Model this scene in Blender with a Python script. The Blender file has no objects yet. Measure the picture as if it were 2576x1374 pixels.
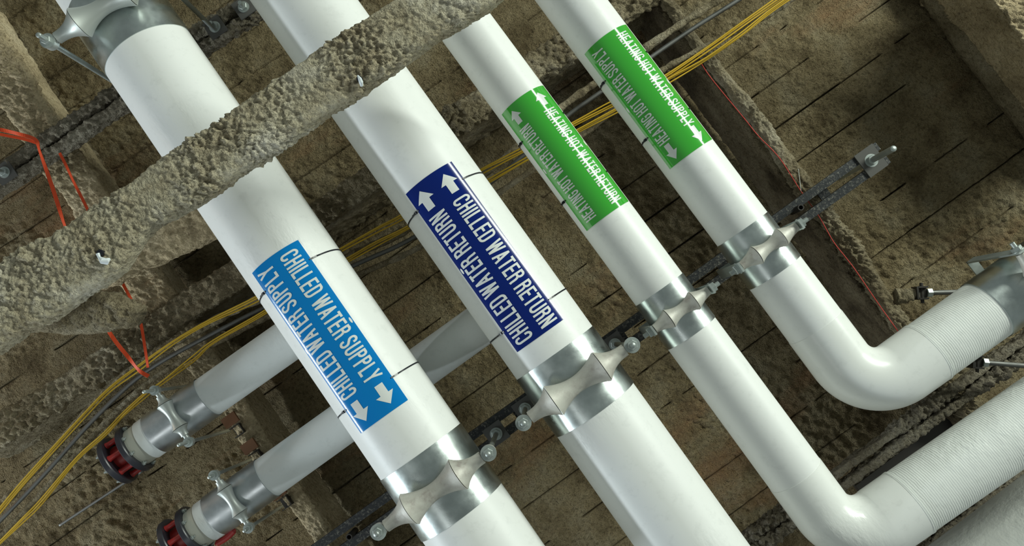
import bpy, math, random
import numpy as np
from mathutils import Vector, Matrix
random.seed(7)
S = bpy.context.scene
COL = S.collection

# ---------------------------------------------------------------- camera
F = 2013.0; CX, CY = 1288.0, 687.0; CAMZ = 1.5
def nrm(a): a = np.array(a, float); return a/np.linalg.norm(a)
zc = nrm((52, 173, F))                      # straight up, seen by the camera
yc = np.array((13748., 19287., -2013.)); yc = nrm(yc - zc*np.dot(yc, zc))
xc = np.cross(yc, zc)
RW = np.array([xc, yc, zc])                 # camera frame -> world
cam = bpy.data.objects.new('camera', bpy.data.cameras.new('camera')); COL.objects.link(cam)
r_, d_, f_ = RW[:, 0], RW[:, 1], RW[:, 2]
cam.matrix_world = Matrix(((r_[0], -d_[0], -f_[0], 0), (r_[1], -d_[1], -f_[1], 0), (r_[2], -d_[2], -f_[2], CAMZ), (0, 0, 0, 1)))
cam.data.sensor_width = 36; cam.data.lens = 36*F/2576; cam.data.clip_start = .01
S.camera = cam
# ---------------------------------------------------------------- world, lights, exposure
w = bpy.data.worlds.new('world'); S.world = w; w.use_nodes = True
bg = w.node_tree.nodes['Background']; bg.inputs[0].default_value = (.87, 1.0, .95, 1); bg.inputs[1].default_value = .20
S.view_settings.view_transform = 'Standard'; S.view_settings.look = 'None'
S.view_settings.gamma = 1; S.view_settings.exposure = 0; S.view_settings.use_curve_mapping = False
def strip(name, p0, p1, width, target, power, col):
    # a tube lamp from p0 to p1, facing the target
    p0, p1, target = map(lambda v: np.array(v, float), (p0, p1, target)); loc = (p0+p1)/2
    l = bpy.data.lights.new(name, 'AREA'); l.shape = 'RECTANGLE'; l.size = width; l.size_y = float(np.linalg.norm(p1-p0)); l.energy = power; l.color = col
    o = bpy.data.objects.new(name, l); COL.objects.link(o)
    y = nrm(p1-p0); z = loc-target; z = nrm(z-y*np.dot(z, y)); x = np.cross(y, z)
    o.matrix_world = Matrix(((x[0], y[0], z[0], loc[0]), (x[1], y[1], z[1], loc[1]), (x[2], y[2], z[2], loc[2]), (0, 0, 0, 1)))
strip('strip_lamp_right', (6.6, -3.0, -.05), (7.0, 1.4, 1.75), .34, (0, -.2, 4.1), 560, (.92, 1.0, .89))
strip('strip_lamp_left', (-5.4, -1.6, 3.5), (-5.4, 1.6, 3.4), .10, (0, 0, 4.1), 175, (.84, .95, 1.0))
strip('work_lamp_low', (-2.9, 1.0, .8), (-2.3, 1.7, .8), .35, (-.8, -.3, 4.1), 9, (.97, 1.0, .98))
strip('warm_lamp', (-3.5, -2.3, 3.7), (-3.2, -2.3, 3.7), .3, (-2.1, -1.4, 4.7), 9, (1.0, .66, .42))

def P(px, py, h):
    v = RW @ np.array((px-CX, py-CY, F)); v = v*(h/v[2]); v[2] += CAMZ; return v
def ray(px, py): return nrm(RW @ np.array((px-CX, py-CY, F)))
O = np.array((0, 0, CAMZ))
X = np.array((1., 0, 0)); Y = np.array((0, 1., 0)); Z = np.array((0, 0, 1.))

# ---------------------------------------------------------------- materials
def mat(name, col, rough=.5, metal=0, spec=.5, coat=0):
    m = bpy.data.materials.new(name); m.use_nodes = True; b = m.node_tree.nodes['Principled BSDF']
    b.inputs['Base Color'].default_value = (*col, 1); b.inputs['Roughness'].default_value = rough; b.inputs['Metallic'].default_value = metal
    b.inputs['Specular IOR Level'].default_value = spec; b.inputs['Coat Weight'].default_value = coat; b.inputs['Coat Roughness'].default_value = .06
    return m
def srgb(r, g, b):
    f = lambda c: (c/255/12.92 if c/255 <= .04045 else ((c/255+.055)/1.055)**2.4)
    return (f(r), f(g), f(b))
def noise_n(nt, scale, detail=4, rough=.55, vec=None, stretch=None):
    n = nt.nodes.new('ShaderNodeTexNoise'); n.inputs['Scale'].default_value = scale; n.inputs['Detail'].default_value = detail; n.inputs['Roughness'].default_value = rough
    if vec is None:
        g = nt.nodes.new('ShaderNodeNewGeometry'); vec = g.outputs['Position']
    if stretch:
        mp = nt.nodes.new('ShaderNodeMapping'); mp.inputs['Scale'].default_value = stretch; nt.links.new(vec, mp.inputs['Vector']); vec = mp.outputs['Vector']
    nt.links.new(vec, n.inputs['Vector']); return n
def ramp(nt, src, stops):
    r = nt.nodes.new('ShaderNodeValToRGB'); nt.links.new(src, r.inputs[0])
    e = r.color_ramp.elements
    while len(e) < len(stops): e.new(.5)
    for i, (p, c) in enumerate(stops): e[i].position = p; e[i].color = (*c, 1)
    return r
def bump(nt, src, strength, dist, prev=None):
    b = nt.nodes.new('ShaderNodeBump'); b.inputs['Strength'].default_value = strength; b.inputs['Distance'].default_value = dist
    nt.links.new(src, b.inputs['Height'])
    if prev: nt.links.new(prev.outputs[0], b.inputs['Normal'])
    return b
def mixc(nt, fac, a, b):
    m = nt.nodes.new('ShaderNodeMix'); m.data_type = 'RGBA'
    nt.links.new(fac, m.inputs[0])
    for k, v in ((6, a), (7, b)):
        if isinstance(v, tuple): m.inputs[k].default_value = (*v, 1)
        else: nt.links.new(v, m.inputs[k])
    return m.outputs[2]
def fireproof(name, c1, c2, c3, bs=1., bare=None):
    m = mat(name, c1, .95, 0, .15); nt = m.node_tree; b = nt.nodes['Principled BSDF']
    n1 = noise_n(nt, 5, 5, .6); n2 = noise_n(nt, 70, 4, .65); n3 = noise_n(nt, 190, 3, .6)
    r = ramp(nt, n1.outputs[0], [(.35, c2), (.52, c1), (.68, c3)])
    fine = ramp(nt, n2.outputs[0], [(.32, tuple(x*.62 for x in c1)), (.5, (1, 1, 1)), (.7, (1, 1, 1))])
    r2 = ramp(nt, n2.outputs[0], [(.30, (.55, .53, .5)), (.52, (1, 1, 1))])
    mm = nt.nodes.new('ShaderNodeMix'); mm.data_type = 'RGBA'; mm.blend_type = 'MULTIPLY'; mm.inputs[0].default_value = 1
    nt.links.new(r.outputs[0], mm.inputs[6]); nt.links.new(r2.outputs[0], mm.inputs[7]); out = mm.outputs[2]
    nt.nodes.remove(fine)
    if bare:
        nb = noise_n(nt, 1.9, 6, .62, stretch=(.6, 1.6, 1)); rb = ramp(nt, nb.outputs[0], [(.56, (0, 0, 0)), (.70, (.75, .75, .75))])
        out = mixc(nt, rb.outputs[0], out, bare)
    nt.links.new(out, b.inputs['Base Color'])
    b1 = bump(nt, n2.outputs[0], 1, .012*bs); b2 = bump(nt, n3.outputs[0], 1, .004*bs, b1)
    nt.links.new(b2.outputs[0], b.inputs['Normal'])
    return m
M = {}
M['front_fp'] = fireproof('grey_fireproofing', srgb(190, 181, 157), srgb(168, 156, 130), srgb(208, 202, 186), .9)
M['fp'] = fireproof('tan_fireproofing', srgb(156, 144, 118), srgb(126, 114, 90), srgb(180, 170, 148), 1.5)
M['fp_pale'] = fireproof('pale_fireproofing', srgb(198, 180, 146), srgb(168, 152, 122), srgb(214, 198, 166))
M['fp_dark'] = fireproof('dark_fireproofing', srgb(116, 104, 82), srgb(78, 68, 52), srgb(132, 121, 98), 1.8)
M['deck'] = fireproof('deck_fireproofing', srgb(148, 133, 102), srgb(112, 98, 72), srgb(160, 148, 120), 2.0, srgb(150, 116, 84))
def pipe_mat(name, col, rough, wr=1., ribs=None):
    m = mat(name, col, rough, 0, .45); nt = m.node_tree; b = nt.nodes['Principled BSDF']
    n = noise_n(nt, 9, 3, .5); n2 = noise_n(nt, 160, 2, .5)
    b1 = bump(nt, n.outputs[0], .25*wr, .01); b2 = bump(nt, n2.outputs[0], .25*wr, .0006, b1)
    if ribs:
        wv = nt.nodes.new('ShaderNodeTexWave'); wv.bands_direction = ribs; wv.inputs['Scale'].default_value = 45; wv.inputs['Distortion'].default_value = 2.5; wv.inputs['Detail'].default_value = 2
        g = nt.nodes.new('ShaderNodeNewGeometry'); nt.links.new(g.outputs['Position'], wv.inputs['Vector'])
        b2 = bump(nt, wv.outputs[0], .35, .0012, b2)
    nm = noise_n(nt, 2.3, 3, .5); mk = ramp(nt, nm.outputs[0], [(.52, (0, 0, 0)), (.66, (1, 1, 1))]); nw = noise_n(nt, 26, 4, .6, stretch=(1.6, .7, 1.6)); ml = nt.nodes.new('ShaderNodeMath'); ml.operation = 'MULTIPLY'
    nt.links.new(mk.outputs[0], ml.inputs[0]); nt.links.new(nw.outputs[0], ml.inputs[1]); b2 = bump(nt, ml.outputs[0], .5*wr+.25, .006, b2)
    nt.links.new(b2.outputs[0], b.inputs['Normal'])
    sp = noise_n(nt, 28, 5, .7); rr = ramp(nt, sp.outputs[0], [(.30, tuple(c*.93 for c in col)), (.45, col)]); nt.links.new(rr.outputs[0], b.inputs['Base Color'])
    return m
M['jacket'] = pipe_mat('white_jacket', (.85, .86, .84), .42, .35)
M['wrap'] = pipe_mat('white_ribbed_wrap', (.76, .78, .75), .55, 1.5, 'X')
M['cloth'] = pipe_mat('grey_white_canvas_wrap', (.76, .79, .78), .7, .6)
M['pvc'] = pipe_mat('white_pvc_cover', (.84, .85, .82), .28, .3)
M['duct'] = pipe_mat('shaded_dusty_wrap', (.50, .51, .48), .7, 1.0)  # dusty grey for the white corner pipe, its shade put into the colour
M['cream'] = mat('cream_paint', srgb(190, 190, 178), .6)
def metal(name, col, rough, aniso=None):
    m = mat(name, col, rough, 1); nt = m.node_tree; b = nt.nodes['Principled BSDF']
    n = noise_n(nt, 14, 4, .6); r = ramp(nt, n.outputs[0], [(.3, (rough*.8,)*3), (.7, (rough*1.25,)*3)]); nt.links.new(r.outputs[0], b.inputs['Roughness'])
    r2 = ramp(nt, n.outputs[0], [(.3, tuple(c*.85 for c in col)), (.7, tuple(min(1, c*1.1) for c in col))]); nt.links.new(r2.outputs[0], b.inputs['Base Color'])
    n3 = noise_n(nt, 220, 2, .5); bb = bump(nt, n3.outputs[0], .15, .0004); nt.links.new(bb.outputs[0], b.inputs['Normal'])
    return m
M['galv'] = metal('galvanised_sheet', (.58, .63, .62), .30)
M['galv2'] = metal('brushed_galvanised_sheet', (.58, .61, .63), .38)
def cast_mat():
    m = mat('cast_iron', (.5, .49, .44), .5, .15); nt = m.node_tree; b = nt.nodes['Principled BSDF']
    n = noise_n(nt, 22, 5, .65); r = ramp(nt, n.outputs[0], [(.28, (.34, .30, .27)), (.42, (.50, .48, .43)), (.6, (.58, .57, .51))]); nt.links.new(r.outputs[0], b.inputs['Base Color'])
    n3 = noise_n(nt, 300, 2, .5); bb = bump(nt, n3.outputs[0], .4, .0005); nt.links.new(bb.outputs[0], b.inputs['Normal'])
    return m
M['cast'] = cast_mat()
M['castgalv'] = mat('galvanised_casting', (.50, .53, .50), .42, .45)
M['zinc'] = metal('zinc_steel', (.42, .46, .44), .42)
M['zinc'].node_tree.nodes['Principled BSDF'].inputs['Metallic'].default_value = .55
M['zinc_dull'] = mat('dull_zinc_steel', (.10, .097, .09), .8, .2)
def strut_mat():
    m = mat('black_strut_steel', (.03, .032, .034), .45, .3); nt = m.node_tree; b = nt.nodes['Principled BSDF']
    n = noise_n(nt, 130, 4, .7); r = ramp(nt, n.outputs[0], [(.52, (.022, .024, .026)), (.70, (.20, .19, .16))]); nt.links.new(r.outputs[0], b.inputs['Base Color'])
    bb = bump(nt, n.outputs[0], .6, .002); nt.links.new(bb.outputs[0], b.inputs['Normal'])
    return m
M['strut'] = strut_mat()
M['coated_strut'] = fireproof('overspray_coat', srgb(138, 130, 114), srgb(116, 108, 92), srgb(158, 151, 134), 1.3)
M['blue'] = mat('blue_vinyl', srgb(0, 124, 198), .13, 0, .32, 0)
M['navy'] = mat('navy_vinyl', srgb(3, 32, 110), .12, 0, .32, 0)
M['green'] = mat('green_vinyl', srgb(58, 172, 50), .12, 0, .6, .8)
M['ink'] = mat('white_vinyl_print', (.78, .80, .78), .2, 0, .5, .2)
M['black'] = mat('black_nylon', (.012, .014, .02), .3)
M['yellow'] = mat('yellow_cable_sheath', srgb(205, 168, 44), .45)
M['grey_conduit'] = metal('grey_conduit', (.20, .20, .19), .6)
M['orange'] = mat('orange_strap', srgb(232, 78, 28), .55)
M['redstring'] = mat('red_string', srgb(205, 60, 50), .6)
M['whitestring'] = mat('white_thread', srgb(210, 210, 200), .6)
M['flange_black'] = mat('black_flange_paint', (.022, .022, .03), .35)
M['flange_red'] = mat('red_iron_paint', (.36, .022, .02), .4)
M['rust'] = mat('brown_primer_steel', srgb(120, 82, 54), .8)
M['clipwhite'] = mat('white_clip_plastic', srgb(225, 232, 235), .4)
M['dark_steel'] = mat('dark_steel', (.06, .055, .05), .5, .6)

# ---------------------------------------------------------------- object helpers
def tag(o, label=None, cat=None, group=None, kind=None):
    if label: o['label'] = label
    if cat: o['category'] = cat
    if group: o['group'] = group
    if kind: o['kind'] = kind
    return o
def thing(name, loc, label, cat, group=None):
    o = bpy.data.objects.new(name, None); COL.objects.link(o); o.location = tuple(loc); o.empty_display_size = .05
    return tag(o, label, cat, group)
def root_loc(p):
    while p.parent: p = p.parent
    return np.array(p.location)
def obj(name, V, Fc, m, parent=None, smooth=True, sharp=None):
    V = np.asarray(V, float)
    org = root_loc(parent) if parent else (V.min(0)+V.max(0))/2
    me = bpy.data.meshes.new(name)
    me.from_pydata((V-org).tolist(), [], [tuple(f) for f in Fc])
    me.materials.append(m); me.update()
    if smooth: me.shade_smooth()
    o = bpy.data.objects.new(name, me); COL.objects.link(o)
    if parent: o.parent = parent
    else: o.location = tuple(org)
    if sharp: me.set_sharp_from_angle(angle=math.radians(sharp))
    return o
class MB:
    def __init__(s): s.V = []; s.F = []
    def add(s, V, Fc):
        n = len(s.V); s.V.extend([tuple(v) for v in V]); s.F.extend([tuple(i+n for i in f) for f in Fc]); return s
    def build(s, name, m, parent=None, smooth=True, sharp=35): return obj(name, s.V, s.F, m, parent, smooth, sharp)
    def box(s, c, ax, ay, az):
        c, ax, ay, az = map(np.array, (c, ax, ay, az)); V = [c+i*ax+j*ay+k*az for k in (-1, 1) for j in (-1, 1) for i in (-1, 1)]
        Fc = [(0, 2, 3, 1), (4, 5, 7, 6), (0, 1, 5, 4), (2, 6, 7, 3), (0, 4, 6, 2), (1, 3, 7, 5)]
        if np.dot(np.cross(ax, ay), az) < 0: Fc = [f[::-1] for f in Fc]
        return s.add(V, Fc)
    def lathe(s, c, axis, prof, n=40, ref=None, cap=True):
        """prof: list of (distance along axis, radius)"""
        axis = nrm(axis); u, v = frame(axis, ref); c = np.array(c); V = []; Fc = []
        for (t, r) in prof:
            for k in range(n):
                a = 2*math.pi*k/n; V.append(c+axis*t+(u*math.cos(a)+v*math.sin(a))*r)
        for i in range(len(prof)-1):
            for k in range(n):
                k2 = (k+1) % n; Fc.append((i*n+k, i*n+k2, (i+1)*n+k2, (i+1)*n+k))
        if cap: Fc.append(tuple(range(n))[::-1]); Fc.append(tuple((len(prof)-1)*n+k for k in range(n)))
        return s.add(V, Fc)
    def tube(s, pts, r, n=10, cap=True):
        pts = [np.array(p, float) for p in pts]; V = []; Fc = []; R = r if hasattr(r, '__len__') else [r]*len(pts)
        t0 = nrm(pts[1]-pts[0]); u, v = frame(t0)
        for i, p in enumerate(pts):
            t = nrm(pts[min(i+1, len(pts)-1)]-pts[max(i-1, 0)]); u = nrm(u-t*np.dot(u, t)); v = np.cross(t, u)
            for k in range(n):
                a = 2*math.pi*k/n; V.append(p+(u*math.cos(a)+v*math.sin(a))*R[i])
        for i in range(len(pts)-1):
            for k in range(n):
                k2 = (k+1) % n; Fc.append((i*n+k, i*n+k2, (i+1)*n+k2, (i+1)*n+k))
        if cap: Fc.append(tuple(range(n))[::-1]); Fc.append(tuple((len(pts)-1)*n+k for k in range(n)))
        return s.add(V, Fc)
def frame(axis, ref=None):
    a = np.array(ref if ref is not None else (Z if abs(axis[2]) < .9 else X), float)
    u = nrm(a-axis*np.dot(a, axis)); return u, np.cross(axis, u)
def smooth_path(pts, per=8):
    pts = [np.array(p, float) for p in pts]; out = []
    q = [2*pts[0]-pts[1]]+pts+[2*pts[-1]-pts[-2]]
    for i in range(1, len(q)-2):
        for k in range(per):
            t = k/per; a, b, c, d = q[i-1:i+3]
            out.append(.5*((2*b)+(c-a)*t+(2*a-5*b+4*c-d)*t*t+(3*b-a-3*c+d)*t**3))
    out.append(pts[-1]); return out
def resample(pts, n):
    pts = np.array(pts, float); d = np.r_[0, np.cumsum(np.linalg.norm(np.diff(pts, axis=0), axis=1))]
    t = np.linspace(0, d[-1], n); return np.stack([np.interp(t, d, pts[:, k]) for k in range(pts.shape[1])], 1)

# ---------------------------------------------------------------- noise
def vnoise(p, seed=0):
    i = np.floor(p).astype(np.int64); f = p-i; f = f*f*f*(f*(f*6-15)+10)
    def h(a, b, c):
        n = (a*374761393+b*668265263+c*2147483647+seed*974711) & 0x7fffffff
        n = ((n ^ (n >> 13))*1274126177) & 0x7fffffff; n = (n ^ (n >> 16)); return (n & 0xffff)/65535.
    r = 0
    for dx in (0, 1):
        for dy in (0, 1):
            for dz in (0, 1):
                wt = (f[:, 0] if dx else 1-f[:, 0])*(f[:, 1] if dy else 1-f[:, 1])*(f[:, 2] if dz else 1-f[:, 2])
                r = r+wt*h(i[:, 0]+dx, i[:, 1]+dy, i[:, 2]+dz)
    return r*2-1
def fbm(p, f0, octs=3, gain=.55, seed=0):
    p = p @ np.array([[.8, .6, 0], [-.6, .8, 0], [0, 0, 1]]) + 50
    r = 0; a = 1; t = 0
    for k in range(octs): r = r+a*vnoise(p*f0*(2.03**k)+k*17.3, seed+k); t += a; a *= gain
    return r/t

# ---------------------------------------------------------------- ceiling deck
HD = 3.30
def build_deck():
    cs = np.array([P(px, py, HD) for px in (0, 2576) for py in (0, 1374)])
    x0, y0 = cs[:, 0].min()-.25, cs[:, 1].min()-.25; x1, y1 = cs[:, 0].max()+.25, cs[:, 1].max()+.25
    pitch = .165
    k0 = int(math.floor(y0/pitch)); k1 = int(math.ceil(y1/pitch))
    ys = []; role = []
    for k in range(k0, k1+1):
        b = k*pitch+.03
        for d, rl in ((-.0040, 0), (-.0026, 1), (.0026, 1), (.0040, 0)): ys.append(b+d); role.append(rl)
        for j in range(1, 19): ys.append(b+.0040+(pitch-.008)*j/19); role.append(0)
    ys = np.array(ys); role = np.array(role); xs = np.arange(x0, x1, .0085)
    XX, YY = np.meshgrid(xs, ys, indexing='ij'); p = np.stack([XX.ravel(), YY.ravel(), np.zeros(XX.size)], 1)
    lump = .30*np.abs(fbm(p, 30, 3, .6, 3))+.42*fbm(p, 42, 3, .75, 4); big = fbm(p, 3.2, 2, .5, 9); amp = np.clip(.75+big*1.3, .15, 1.5)
    z = -(lump*.025*amp) - big*.010
    plank = np.floor((p[:, 1]-.03)/pitch)
    z += (np.sin(plank*12.9898)*43758.5 % 1)*.006
    open_ = fbm(p*np.array([1, .0, 1])+np.array([0, 1, 0])*plank[:, None]*.37, 3.0, 3, .75, 21)
    rl = np.tile(role, len(xs)); sid = np.round((p[:, 1]-.03)/pitch).astype(int); half = (sid % 3) == 1
    isopen = (open_ > np.where(half, .20, -.02)) & (rl == 1)
    z = np.where(isopen, .045, z)
    V = np.stack([p[:, 0], p[:, 1], CAMZ+HD+z], 1)
    ny = len(ys); nx = len(xs)
    a = (np.arange(nx-1)[:, None]*ny+np.arange(ny-1)[None, :]).ravel()
    Fc = np.stack([a, a+1, a+ny+1, a+ny], 1)
    # keep only what a camera near the photograph's could see
    cx = V[Fc[:, 0]]-O; cc = cx @ RW; u = cc[:, 0]/cc[:, 2]*F+CX; v = cc[:, 1]/cc[:, 2]*F+CY
    keep = (u > -260) & (u < 2836) & (v > -260) & (v < 1634); Fc = Fc[keep]
    used = np.unique(Fc); mp = np.full(len(V), -1); mp[used] = np.arange(len(used)); V = V[used]; Fc = mp[Fc]
    n = len(V); E = 6.0
    # deck running on all around, and the concrete topping above it
    V = np.vstack([V, [(-E, -E, CAMZ+HD+.05), (E, -E, CAMZ+HD+.05), (E, E, CAMZ+HD+.05), (-E, E, CAMZ+HD+.05)]])
    FL = Fc.tolist()+[[n, n+3, n+2, n+1]]
    o = obj('ceiling', V, FL, M['deck'], None, True); tag(o, 'sprayed brown corrugated ceiling deck with dark seams', None, None, 'structure'); return o
build_deck()

# ---------------------------------------------------------------- fireproofed members
def coated_mesh(A, B, z0, thick, res=.006, amp=.008, freq=38, seed=0, power=4., patch=False):
    """A, B: world XY polylines of the two lower edges; the member rises from z0 by thick."""
    A = np.array(A)[:, :2]; B = np.array(B)[:, :2]
    L = np.linalg.norm(np.diff(A, axis=0), axis=1).sum(); n = max(8, int(L/res)); A = resample(A, n); B = resample(B, n)
    wd = np.linalg.norm(B-A, axis=1).mean(); m = max(24, int((2*wd+2*thick)/res))
    # superellipse, even spacing round its outline
    th = np.linspace(0, 2*math.pi, 2001); e = 2/power
    ex = np.sign(np.cos(th))*np.abs(np.cos(th))**e*wd/2; ez = np.sign(np.sin(th))*np.abs(np.sin(th))**e*thick/2
    d = np.r_[0, np.cumsum(np.hypot(np.diff(ex), np.diff(ez)))]; t = np.linspace(0, d[-1], m+1)[:-1]
    ex = np.interp(t, d, ex)/(wd/2); ez = np.interp(t, d, ez)/(thick/2)
    c = (A+B)/2; hw = (B-A)/2; un = hw/np.linalg.norm(hw, axis=1)[:, None]
    V = np.zeros((n, m, 3)); V[:, :, :2] = c[:, None]+hw[:, None]*ex[None, :, None]; V[:, :, 2] = z0+thick/2*(1+ez)[None]
    N = np.zeros((n, m, 3)); g = np.abs(ex)**(power-1)*np.sign(ex)/(wd/2); gz = np.abs(ez)**(power-1)*np.sign(ez)/(thick/2)
    ln = np.hypot(g, gz)+1e-9; N[:, :, :2] = un[:, None]*(g/ln)[None, :, None]; N[:, :, 2] = (gz/ln)[None]
    p = V.reshape(-1, 3); big = fbm(p, 5, 2, .5, seed+31)
    dsp = ((np.abs(fbm(p, freq, 3, .6, seed))-.25)*.9+fbm(p, freq*1.3, 3, .7, seed+60)*.75)*amp*1.8*np.clip(.9+big, .3, 1.6)+big*amp*.9+fbm(p, 11, 2, .5, seed+5)*amp*.7
    if patch:   # smoother trowelled patches among the crumbs
        pm = np.clip(.62+fbm(p, 7, 2, .5, seed+90)*1.5, .18, 1.25); dsp = dsp*pm+fbm(p, 90, 2, .6, seed+91)*.0018
    V = (p+N.reshape(-1, 3)*dsp[:, None])
    Fc = []
    ii = np.arange(n-1)[:, None]*m; kk = np.arange(m)[None]; k2 = (kk+1) % m
    q = np.stack([(ii+kk).ravel(), (ii+k2).ravel(), (ii+m+k2).ravel(), (ii+m+kk).ravel()], 1)
    Fc = q.tolist(); Fc.append(list(range(m))[::-1]); Fc.append([(n-1)*m+k for k in range(m)])
    return V, Fc
def PX(pts, h): return np.array([P(a, b, h) for a, b in pts])
def coated(name, Apx, Bpx, h, thick, m, parent=None, **kw):
    V, Fc = coated_mesh(PX(Apx, h), PX(Bpx, h), CAMZ+h, thick, **kw); return obj(name, V, Fc, m, parent)
def coated_beam(Apx, Bpx, h, label, m, web_m=None, ft=.05, webw=.03, seed=0, amp=.007, res=.006, off=0.):
    A = PX(Apx, h); B = PX(Bpx, h); n = 30; A_, B_ = resample(A, n), resample(B, n); c = (A_+B_)/2; un = (B_-A_)/np.linalg.norm(B_-A_, axis=1)[:, None]
    t = thing('fireproofed_beam', ((c[0]+c[-1])/2).tolist()[:2]+[CAMZ+h], label, 'beam')
    coated('flange', Apx, Bpx, h, ft, m, t, seed=seed, amp=amp, res=res)
    top = HD-.01-(h+ft*.6)
    V, Fc = coated_mesh(c-un*(webw-off), c+un*(webw+off), CAMZ+h+ft*.6, top, res=.012, amp=amp*.8, seed=seed+3, power=8)
    obj('web', V, Fc, web_m or m, t); return t
# the near beam crossing under the pipes
FBt = [(-90, 690), (-40, 672), (0, 650), (30, 627), (60, 612), (122, 585), (160, 560), (210, 522), (262, 490), (315, 459), (360, 425), (402, 392), (470, 348), (540, 305), (596, 260), (650, 222), (700, 186), (770, 138), (827, 98), (900, 50), (975, 0), (1040, -45), (1090, -80)]
FBb = [(-60, 905), (-20, 880), (40, 838), (110, 805), (145, 782), (196, 740), (240, 715), (290, 680), (346, 592), (380, 560), (412, 545), (450, 525), (489, 505), (540, 470), (600, 425), (640, 397), (690, 368), (737, 336), (790, 298), (827, 270), (880, 245), (935, 202), (1008, 152), (1065, 112), (1119, 76), (1170, 45), (1222, 10), (1270, -25), (1330, -70)]
fb = thing('fireproofed_beam', P(600, 330, 2.12), 'lumpy grey fireproofed beam crossing in front of the big white pipes', 'beam')
V, Fc = coated_mesh(PX(FBt, 2.10), PX(FBb, 2.10), CAMZ+2.10, .085, res=.0034, amp=.0068, freq=54, seed=11, power=4.6, patch=True); obj('flange', V, Fc, M['front_fp'], fb)
# the lower ledge that follows it on the left, and the drooping coat below it
V, Fc = coated_mesh(PX([(150, 700), (290, 600), (380, 535), (470, 470), (560, 430), (640, 380)], 2.72), PX([(190, 752), (297, 704), (437, 640), (538, 598), (610, 555), (690, 500)], 2.72), CAMZ+2.72, .07, res=.006, amp=.005, seed=14)
o = obj('fireproofed_angle', V, Fc, M['fp_pale']); tag(o, 'tan coated steel ledge behind the front beam, left of the light blue labelled pipe', 'beam')
V, Fc = coated_mesh(PX([(-60, 800), (60, 770), (140, 740), (230, 735), (300, 740), (360, 770)], 2.28), PX([(-60, 880), (0, 862), (60, 840), (110, 835), (190, 842), (270, 838), (345, 815)], 2.28), CAMZ+2.22, .09, res=.006, amp=.006, seed=15)
obj('drooping_coat', V, Fc, M['fp'], fb)

coated_beam([(-120, 1115), (0, 1032), (193, 912), (437, 742), (573, 650), (730, 545), (874, 440), (1082, 300), (1240, 190), (1407, 78), (1560, -25), (1680, -105)],
            [(-110, 1205), (0, 1126), (250, 962), (489, 800), (640, 700), (830, 560), (950, 480), (1130, 352), (1300, 240), (1430, 150), (1640, 10), (1750, -70)], 2.92,
            'tan fireproofed beam running behind the pipes under the yellow cables', M['fp'], seed=40, amp=.012)
coated_beam([(-200, -30), (-140, 60), (20, 300), (150, 490), (300, 720), (545, 1020), (628, 1150), (755, 1320), (870, 1480)],
            [(-90, -60), (-40, 20), (144, 300), (270, 490), (420, 710), (613, 1000), (690, 1125), (828, 1330), (940, 1490)], 2.96,
            'pale fireproofed beam behind the flanged pipe ends on the left', M['fp_pale'], seed=50, amp=.009)
rbt = coated_beam([(1590, -60), (1706, 100), (1850, 290), (1960, 440), (2100, 640), (2225, 820), (2330, 970), (2420, 1090)],
            [(1645, -60), (1783, 135), (1925, 310), (2022, 455), (2162, 640), (2280, 820), (2400, 975), (2500, 1100)], 2.96,
            'fireproofed beam with a ragged pale edge and red string, right of the green labelled pipes', M['fp_dark'], seed=60, amp=.008)
coated('edge_coat', [(1615, -60), (1755, 135), (1893, 310), (1988, 455), (2126, 640), (2246, 820), (2366, 975), (2466, 1100)], [(1663, -60), (1803, 135), (1950, 310), (2046, 455), (2188, 640), (2308, 820), (2426, 975), (2526, 1100)], 2.93, .10, M['fp'], rbt, res=.005, amp=.010, freq=46, seed=66, power=2.6)
coated_beam([(2400, -120), (2500, 0), (2600, 125), (2740, 300)], [(2540, -140), (2640, -10), (2740, 115), (2880, 290)], 2.86,
            'pale fireproofed beam in the top right corner', M['fp_pale'], seed=70, amp=.012)
# soft coated haunch between deck and the corner beam
coated('deck_haunch', [(2290, -100), (2360, 0), (2440, 120), (2560, 270), (2680, 420)], [(2420, -120), (2500, 0), (2600, 130), (2700, 260), (2800, 390)], 3.17, .14, M['fp'], None, res=.012, amp=.006, seed=77, power=2.2)
tag(bpy.data.objects['deck_haunch'], 'soft grey fireproofed ridge on the deck beside the corner beam', 'fireproofing ridge')

# ---------------------------------------------------------------- pipes
def pipe_axis(c, s, y0, y1, h): return P(c+s*y0, y0, h), P(c+s*y1, y1, h)
HP = 2.55
PIPES = {1: dict(c=281, s=.685, r=.1500, h=HP), 2: dict(c=764, s=.711, r=.1465, h=HP), 3: dict(c=1122, s=.7355, r=.0895, h=HP), 4: dict(c=1436, s=.747, r=.0935, h=HP)}
def cyl(mb, A, B, r, n=96, cap=True, segs=1):
    ax = B-A; L = np.linalg.norm(ax); mb.lathe(A, ax, [(L*i/segs, r) for i in range(segs+1)], n, None, cap); return mb
def ring_shell(mb, C, ax, r, t, half, n=96):
    ax = nrm(ax); mb.lathe(C, ax, [(-half, r), (-half, r+t), (half, r+t), (half, r)], n, None, False); return mb
def hit(px, py, A, ax, r):
    d = ray(px, py); ax = nrm(ax); dp = d-ax*np.dot(d, ax); o = O-A; op = o-ax*np.dot(o, ax)
    a = dp@dp; b = 2*dp@op; c = op@op-r*r; D = b*b-4*a*c
    if D < 0: t = -b/(2*a)
    else: t = (-b-math.sqrt(D))/(2*a)
    p = O+d*t; s = np.dot(p-A, ax); q = p-A-ax*s; xd = nrm(X-ax*np.dot(X, ax)); dn = nrm(np.cross(ax, xd))
    if dn[2] > 0: dn = -dn
    return s, math.atan2(np.dot(q, xd), np.dot(q, dn))
pipe_info = {}
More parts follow.
